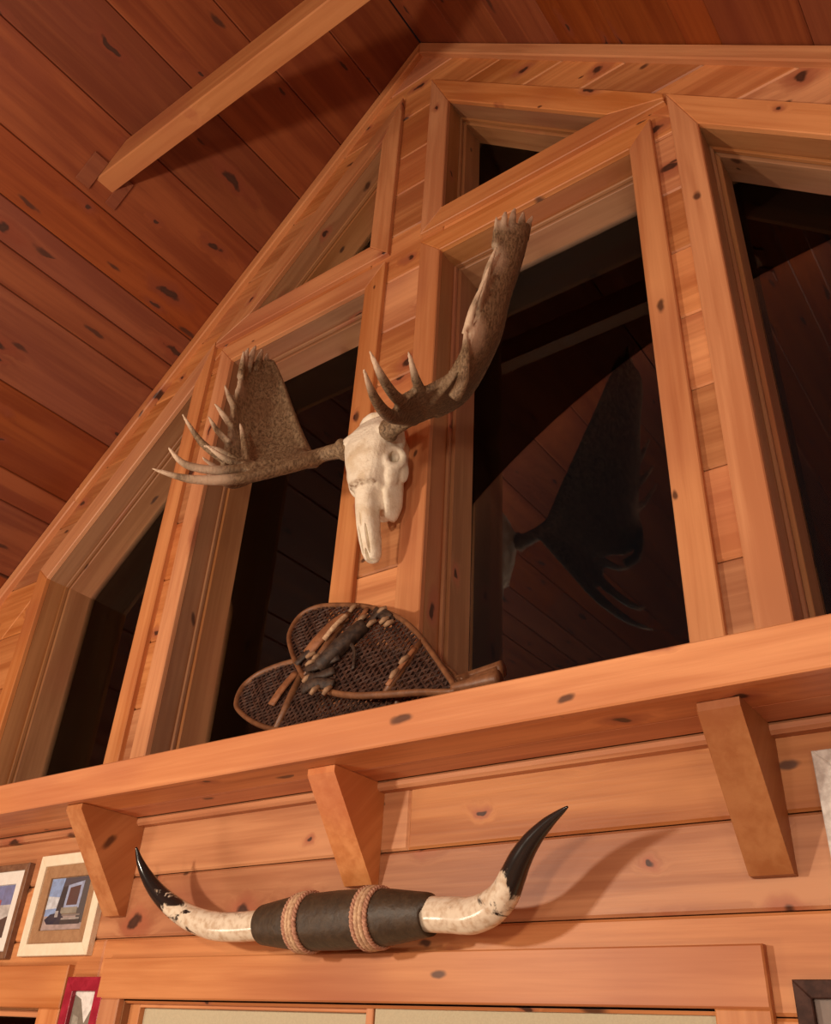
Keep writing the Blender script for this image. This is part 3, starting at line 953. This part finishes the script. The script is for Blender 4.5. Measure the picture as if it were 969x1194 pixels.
# ---------------------------------------------------------------- snowshoes
def snowshoe(pts, y_of, tail, bars, label, toe_x, fine):
    """pts: outline (x,z) closed; y_of(z): lean of the plane; bars: [(x0,z0,x1,z1)]"""
    P3 = lambda p, d=0.0: Vector((p[0], y_of(p[1]) - d, p[1]))
    loop = pts
    base = min(loop, key=lambda p: p[1])
    root = empty('snowshoe', (base[0], y_of(0.392), 0.390))
    tag(root, label, 'snowshoe', 'old snowshoes on the shelf')
    n = len(loop)
    cl = []
    for i in range(n):
        a, b_, c_, d = [Vector(loop[(i + k - 1) % n]) for k in range(4)]
        for k in range(4):
            q = k / 4
            cl.append(0.5 * ((2 * b_) + (c_ - a) * q + (2 * a - 5 * b_ + 4 * c_ - d) * q * q + (3 * b_ - a - 3 * c_ + d) * q ** 3))
    fr = MB()
    tube(fr, [P3(p) for p in cl], 0.0044, 8, closed=True, flat=1.35, up=(0, 1, 0))
    for tl in tail:
        tube(fr, catmull([Vector(q) for q in tl], 5), lerp_list([0.0055, 0.009, 0.0115], 5), 8)
    fr.build('frame', M['bentwood'], root)
    # lacing: three families of thongs clipped to the frame
    wb = MB()
    poly = [(p.x, p.y) for p in cl]

    def spans(d, nrm, off_):
        ts = []
        m = len(poly)
        for i in range(m):
            p, q = Vector(poly[i]), Vector(poly[(i + 1) % m])
            a = p.dot(nrm) - off_; b_ = q.dot(nrm) - off_
            if (a < 0) != (b_ < 0):
                ts.append((p + (q - p) * (a / (a - b_))).dot(d))
        ts.sort()
        return [(ts[i], ts[i + 1]) for i in range(0, len(ts) - 1, 2)]
    for fam, ang in enumerate((12, 72, 132)):
        th = math.radians(ang)
        d = Vector((math.cos(th), math.sin(th))); nrm = Vector((-d.y, d.x))
        vals = [Vector(p).dot(nrm) for p in poly]
        o = min(vals) + 0.004
        while o < max(vals):
            for a, b_ in spans(d, nrm, o):
                k = max(2, int((b_ - a) / 0.02))
                path = []
                for i in range(k + 1):
                    q = d * (a + (b_ - a) * i / k) + nrm * o
                    path.append(P3((q.x, q.y), 0.0012 * (1 if (i + fam) % 2 else -1)))
                tube(wb, path, 0.0015, 4, sm=False)
            o += fine
    wb.build('lacing', M['web'], root)
    for x0, z0, x1, z1 in bars:
        cb = MB()
        tube(cb, [P3((x0, z0), 0.001), P3(((x0 + x1) / 2, (z0 + z1) / 2), 0.002), P3((x1, z1), 0.001)], [0.005, 0.0062, 0.005], 8)
        cb.build('crossbar', M['bentwood'], root)
    return root, P3, cl


yF = lambda z: -0.13 + (z - 0.40) * (0.10 / 0.23)
yBk = lambda z: -0.10 + (z - 0.397) * (0.088 / 0.203)
front = [(-0.600, 0.403), (-0.632, 0.443), (-0.668, 0.484), (-0.712, 0.531), (-0.764, 0.574), (-0.836, 0.615), (-0.902, 0.639), (-0.964, 0.654), (-1.000, 0.643), (-1.001, 0.602), (-0.971, 0.558), (-0.933, 0.517), (-0.897, 0.484), (-0.843, 0.453), (-0.784, 0.432), (-0.719, 0.420), (-0.659, 0.411), (-0.622, 0.403)]
s1, P3, cl = snowshoe(front, yF,
                      [[(-0.604, -0.1300, 0.4055), (-0.575, -0.130, 0.4045), (-0.535, -0.130, 0.4050)]],
                      [(-0.905, 0.492, -0.868, 0.625), (-0.719, 0.423, -0.690, 0.505)],
                      'upright bent-wood snowshoe with dark leather binding, in front on the shelf', -0.9, 0.0094)
# binding: black leather toe roll, tan strap, buckle thongs
t = MB()
tube(t, [P3((-0.872, 0.496), 0.010), P3((-0.868, 0.501), 0.0105), P3((-0.843, 0.532), 0.012), P3((-0.818, 0.563), 0.0105), P3((-0.814, 0.568), 0.010)], [0.010, 0.0125, 0.0135, 0.0125, 0.010], 12)
bd = t.build('binding', M['strap'], s1)


def strap(pts, r, mat, flat=0.45, name='strap'):
    t = MB(); tube(t, catmull([P3((x, z), d) for x, z, d in pts], 4), r, 8, flat=flat, up=(0, 1, 0)); t.build(name, mat, bd)


strap([(-0.922, 0.538, 0.005), (-0.904, 0.560, 0.011), (-0.888, 0.588, 0.010), (-0.874, 0.604, 0.005)], 0.0115, M['tanleather'])
strap([(-0.890, 0.556, 0.012), (-0.874, 0.577, 0.017), (-0.868, 0.602, 0.010)], 0.0042, M['rope'], 1.0)
strap([(-0.935, 0.520, 0.006), (-0.908, 0.553, 0.010)], 0.006, M['strap'])
strap([(-0.905, 0.505, 0.006), (-0.875, 0.500, 0.012), (-0.840, 0.512, 0.008)], 0.007, M['strap'])
strap([(-0.895, 0.488, 0.006), (-0.870, 0.478, 0.011), (-0.838, 0.487, 0.006)], 0.008, M['strap'])
strap([(-0.888, 0.462, 0.006), (-0.860, 0.466, 0.012), (-0.825, 0.456, 0.006)], 0.009, M['strap'])
strap([(-0.815, 0.560, 0.006), (-0.795, 0.588, 0.010), (-0.770, 0.572, 0.006)], 0.006, M['strap'])
strap([(-0.842, 0.545, 0.010), (-0.815, 0.520, 0.008), (-0.80, 0.480, 0.006)], 0.0035, M['strap'])
strap([(-0.842, 0.560, 0.012), (-0.830, 0.590, 0.010), (-0.835, 0.610, 0.004)], 0.005, M['tanleather'])
strap([(-0.815, 0.602, 0.003), (-0.790, 0.580, 0.008), (-0.765, 0.566, 0.002)], 0.006, M['strap'])
strap([(-0.716, 0.432, 0.007), (-0.702, 0.462, 0.009), (-0.694, 0.492, 0.006)], 0.0042, M['tanleather'])
for (x, z) in ((-0.905, 0.530), (-0.896, 0.512), (-0.889, 0.520), (-0.826, 0.583), (-0.80, 0.566), (-0.79, 0.590), (-0.855, 0.452), (-0.828, 0.446), (-0.708, 0.448), (-0.70, 0.470), (-0.775, 0.565), (-0.762, 0.555), (-0.86, 0.615), (-0.885, 0.480)):
    t = MB()
    a = random.uniform(0.3, 1.3); dx, dz = 0.008 * math.cos(a), 0.008 * math.sin(a)
    tube(t, [P3((x - dx, z - dz), 0.010), P3((x, z), 0.012), P3((x + dx, z + dz), 0.010)], [0.003, 0.0042, 0.003], 8)
    t.build('wrapping', M['sinew'], bd)

back = [(-0.622, 0.420), (-0.668, 0.414), (-0.738, 0.409), (-0.816, 0.406), (-0.880, 0.406), (-0.935, 0.412), (-0.978, 0.425), (-1.024, 0.446), (-1.069, 0.474), (-1.088, 0.496), (-1.092, 0.525), (-1.072, 0.545), (-1.037, 0.554), (-0.989, 0.556), (-0.921, 0.552), (-0.828, 0.541), (-0.734, 0.512), (-0.668, 0.472), (-0.630, 0.440)]
s2, Q3, _ = snowshoe(back, yBk,
                     [[(-0.640, yBk(0.437), 0.437), (-0.60, -0.082, 0.438), (-0.560, -0.080, 0.441)], [(-0.632, yBk(0.424), 0.424), (-0.60, -0.088, 0.428), (-0.562, -0.086, 0.431)]],
                     [(-0.957, 0.553, -0.950, 0.417), (-0.735, 0.512, -0.719, 0.412)],
                     'lower snowshoe lying behind the front one, tail sticking out right', -0.95, 0.0080)
t = MB()
tube(t, catmull([Q3((-0.985, 0.465), 0.006), Q3((-0.975, 0.490), 0.010), Q3((-0.966, 0.525), 0.006)], 4), 0.008, 8, flat=0.4, up=(0, 1, 0))
t.build('strap', M['tanleather'], s2)


# ---------------------------------------------------------------- pictures
def frame_box(mb, x0, x1, z0, z1, w, y0, y1, ch=0.001):
    prism(mb, [(x0, y0, z0), (x1, y0, z0), (x1 - w, y0, z0 + w), (x0 + w, y0, z0 + w)], (0, y1 - y0, 0), (1, 0, 0), (0, 0, 1), ch)
    prism(mb, [(x0 + w, y0, z1 - w), (x1 - w, y0, z1 - w), (x1, y0, z1), (x0, y0, z1)], (0, y1 - y0, 0), (1, 0, 0), (0, 0, 1), ch)
    prism(mb, [(x0, y0, z0), (x0 + w, y0, z0 + w), (x0 + w, y0, z1 - w), (x0, y0, z1)], (0, y1 - y0, 0), (0, 0, 1), (1, 0, 0), ch)
    prism(mb, [(x1 - w, y0, z0 + w), (x1, y0, z0), (x1, y0, z1), (x1 - w, y0, z1 - w)], (0, y1 - y0, 0), (0, 0, 1), (1, 0, 0), ch)


def picture(x0, x1, z0, z1, w, label, fmat, mmat, mw_, shapes):
    root = tag(empty('picture_frame', ((x0 + x1) / 2, 0, z0)), label, 'picture frame', 'framed pictures on the pine wall')
    t = MB(); frame_box(t, x0, x1, z0, z1, w, -0.012, -0.0004); t.build('frame', fmat, root)
    if mmat:
        t = MB(); frame_box(t, x0 + w * 0.95, x1 - w * 0.95, z0 + w * 0.95, z1 - w * 0.95, mw_, -0.0078, -0.0040, 0.0004); t.build('mat', mmat, root)
    a0, a1, b0, b1 = x0 + w * 0.9, x1 - w * 0.9, z0 + w * 0.9, z1 - w * 0.9
    p0, p1, q0, q1 = x0 + w + mw_, x1 - w - mw_, z0 + w + mw_, z1 - w - mw_
    t = MB()
    box(t, a0, a1, -0.0038, -0.0006, b0, b1, (1, 0, 0), 0, None, shapes[0])
    for k, (col, pts) in enumerate(shapes[1:]):
        y = -0.0040 - 0.00012 * k
        t.poly([(p0 + (p1 - p0) * u, y, q0 + (q1 - q0) * v) for u, v in pts], None, 0.5, col)
    t.build('print', M['print'], root)
    return root


R4 = lambda a, b, c, d: [(a, b), (c, b), (c, d), (a, d)]
cabin = [(0.30, 0.19, 0.12),
         ((0.28, 0.40, 0.68), R4(0, 0.25, 0.42, 1.0)), ((0.62, 0.66, 0.72), [(0.0, 0.40), (0.36, 0.42), (0.36, 0.62), (0.0, 0.66)]),
         ((0.42, 0.32, 0.30), R4(0, 0, 1, 0.27)), ((0.05, 0.045, 0.05), [(0.25, 0.20), (0.42, 0.20), (0.46, 1.0), (0.34, 1.0)]),
         ((0.09, 0.08, 0.10), [(0.34, 0.82), (1, 0.92), (1, 1), (0.34, 1)]), ((0.10, 0.09, 0.09), R4(0.80, 0.12, 1, 0.95)),
         ((0.34, 0.40, 0.58), [(0.44, 0.40), (0.82, 0.40), (0.84, 0.92), (0.46, 0.85)]), ((0.11, 0.06, 0.055), [(0.50, 0.46), (0.76, 0.46), (0.77, 0.84), (0.52, 0.80)]),
         ((0.30, 0.27, 0.22), R4(0.40, 0.30, 0.80, 0.42)),
         ((0.035, 0.035, 0.055), [(0.04, 0.20), (0.12, 0.11), (0.46, 0.10), (0.52, 0.20), (0.40, 0.33), (0.16, 0.30)]), ((0.42, 0.40, 0.40), R4(0.28, 0.24, 0.36, 0.36)),
         ((0.06, 0.05, 0.05), R4(0.45, 0.10, 0.92, 0.18)), ((0.38, 0.34, 0.32), R4(0.46, 0.185, 0.90, 0.22)), ((0.25, 0.21, 0.19), R4(0.46, 0.255, 0.90, 0.285))]
picture(-1.612, -1.409, 0.127, 0.296, 0.0195, 'cream framed picture with tan mat, half behind the left shelf bracket', M['cream'], M['mat'], 0.022, cabin)
flag = [(0.55, 0.52, 0.50), ((0.20, 0.22, 0.42), R4(0.55, 0.62, 1, 1)), ((0.48, 0.10, 0.09), R4(0.3, 0.35, 0.72, 0.72)), ((0.36, 0.42, 0.55), R4(0, 0.5, 0.3, 1)), ((0.10, 0.06, 0.05), [(0, 0), (1, 0), (1, 0.42), (0.5, 0.2)])]
picture(-1.865, -1.648, 0.124, 0.288, 0.012, 'brown framed picture with white mat at the far left of the wall', M['brownframe'], M['whitemat'], 0.024, flag)
hill = [(0.60, 0.56, 0.52), ((0.80, 0.76, 0.72), R4(0, 0.5, 1, 1)), ((0.22, 0.19, 0.15), [(0, 0), (1, 0), (1, 0.55), (0.82, 0.72), (0.62, 0.52), (0.3, 0.88), (0, 0.95)]), ((0.36, 0.33, 0.27), [(0.1, 0.2), (0.4, 0.3), (0.35, 0.6), (0.1, 0.65)])]
picture(-1.444, -1.3435, -0.040, 0.0945, 0.0205, 'small red framed picture beside the lower window casing', M['red'], None, 0.0, hill)
dk = [(0.50, 0.46, 0.43), ((0.20, 0.14, 0.11), [(0, 0), (0.22, 0), (0.16, 1), (0, 1)]), ((0.70, 0.68, 0.68), R4(0.2, 0.5, 1, 1)), ((0.28, 0.22, 0.2), [(0.1, 0), (1, 0), (1, 0.55), (0.6, 0.45), (0.3, 0.75)])]
picture(-0.2765, -0.15, -0.06, 0.0895, 0.016, 'dark walnut framed picture at the lower right corner', M['darkframe'], None, 0.0, dk)
picture(-0.2200, -0.085, 0.135, 0.305, 0.022, 'whitewashed wooden picture frame at the right edge under the shelf', M['whitewash'], M['whitemat'], 0.01, [(0.6, 0.57, 0.54), ((0.40, 0.40, 0.42), R4(0.1, 0.1, 0.9, 0.5))])


# ---------------------------------------------------------------- light
def lamp(p, power, col, rad):
    d = bpy.data.lights.new('lamp_or_fill', 'POINT'); d.energy = power; d.color = col; d.shadow_soft_size = rad
    o = bpy.data.objects.new('lamp_or_fill', d); C.objects.link(o); o.location = W(p); return o


WARM = (1.0, 0.865, 0.69)
lamp((-1.33, -1.53, 0.28), 86, WARM, 0.08)
lamp((-0.10, -1.55, 0.26), 50, WARM, 0.09)
lamp((0.65, -1.70, 0.05), 26, WARM, 0.30)  # unseen soft fill, added to brighten the right side
lamp((-1.75, -1.00, -0.42), 27, WARM, 0.22)
lamp((-0.70, -3.10, -0.05), 45, WARM, 0.18)  # fill added far behind the viewer to soften the shadows
w = bpy.data.worlds.new('night'); bpy.context.scene.world = w; w.use_nodes = True
w.node_tree.nodes['Background'].inputs[0].default_value = (0.010, 0.009, 0.009, 1)
w.node_tree.nodes['Background'].inputs[1].default_value = 0.15

# ---------------------------------------------------------------- camera
R3 = [[0.806469520551735, 0.5889459757856891, 0.05243615190779122], [-0.27824957684297247, 0.45627234117849846, -0.8452175599584989], [-0.5217126463943167, 0.6670518632620213, 0.5318437047769808]]
cam = bpy.data.cameras.new('camera'); co = bpy.data.objects.new('camera', cam); C.objects.link(co)
cam.sensor_fit = 'HORIZONTAL'; cam.sensor_width = 36.0; cam.lens = 1025.6775 * 36.0 / 969.0
cam.clip_start = 0.02
r, dn, f = [Vector(v) for v in R3]
m = Matrix((r, -dn, -f)).transposed().to_4x4(); m.translation = W((0, -1, 0))
co.matrix_world = m
sc = bpy.context.scene
sc.camera = co
sc.view_settings.view_transform = 'Standard'; sc.view_settings.look = 'None'; sc.view_settings.gamma = 1.0
sc.view_settings.use_curve_mapping = False
sc.view_settings.exposure = 0.92
sc.cycles.max_bounces = 8
sc.cycles.transparent_max_bounces = 12
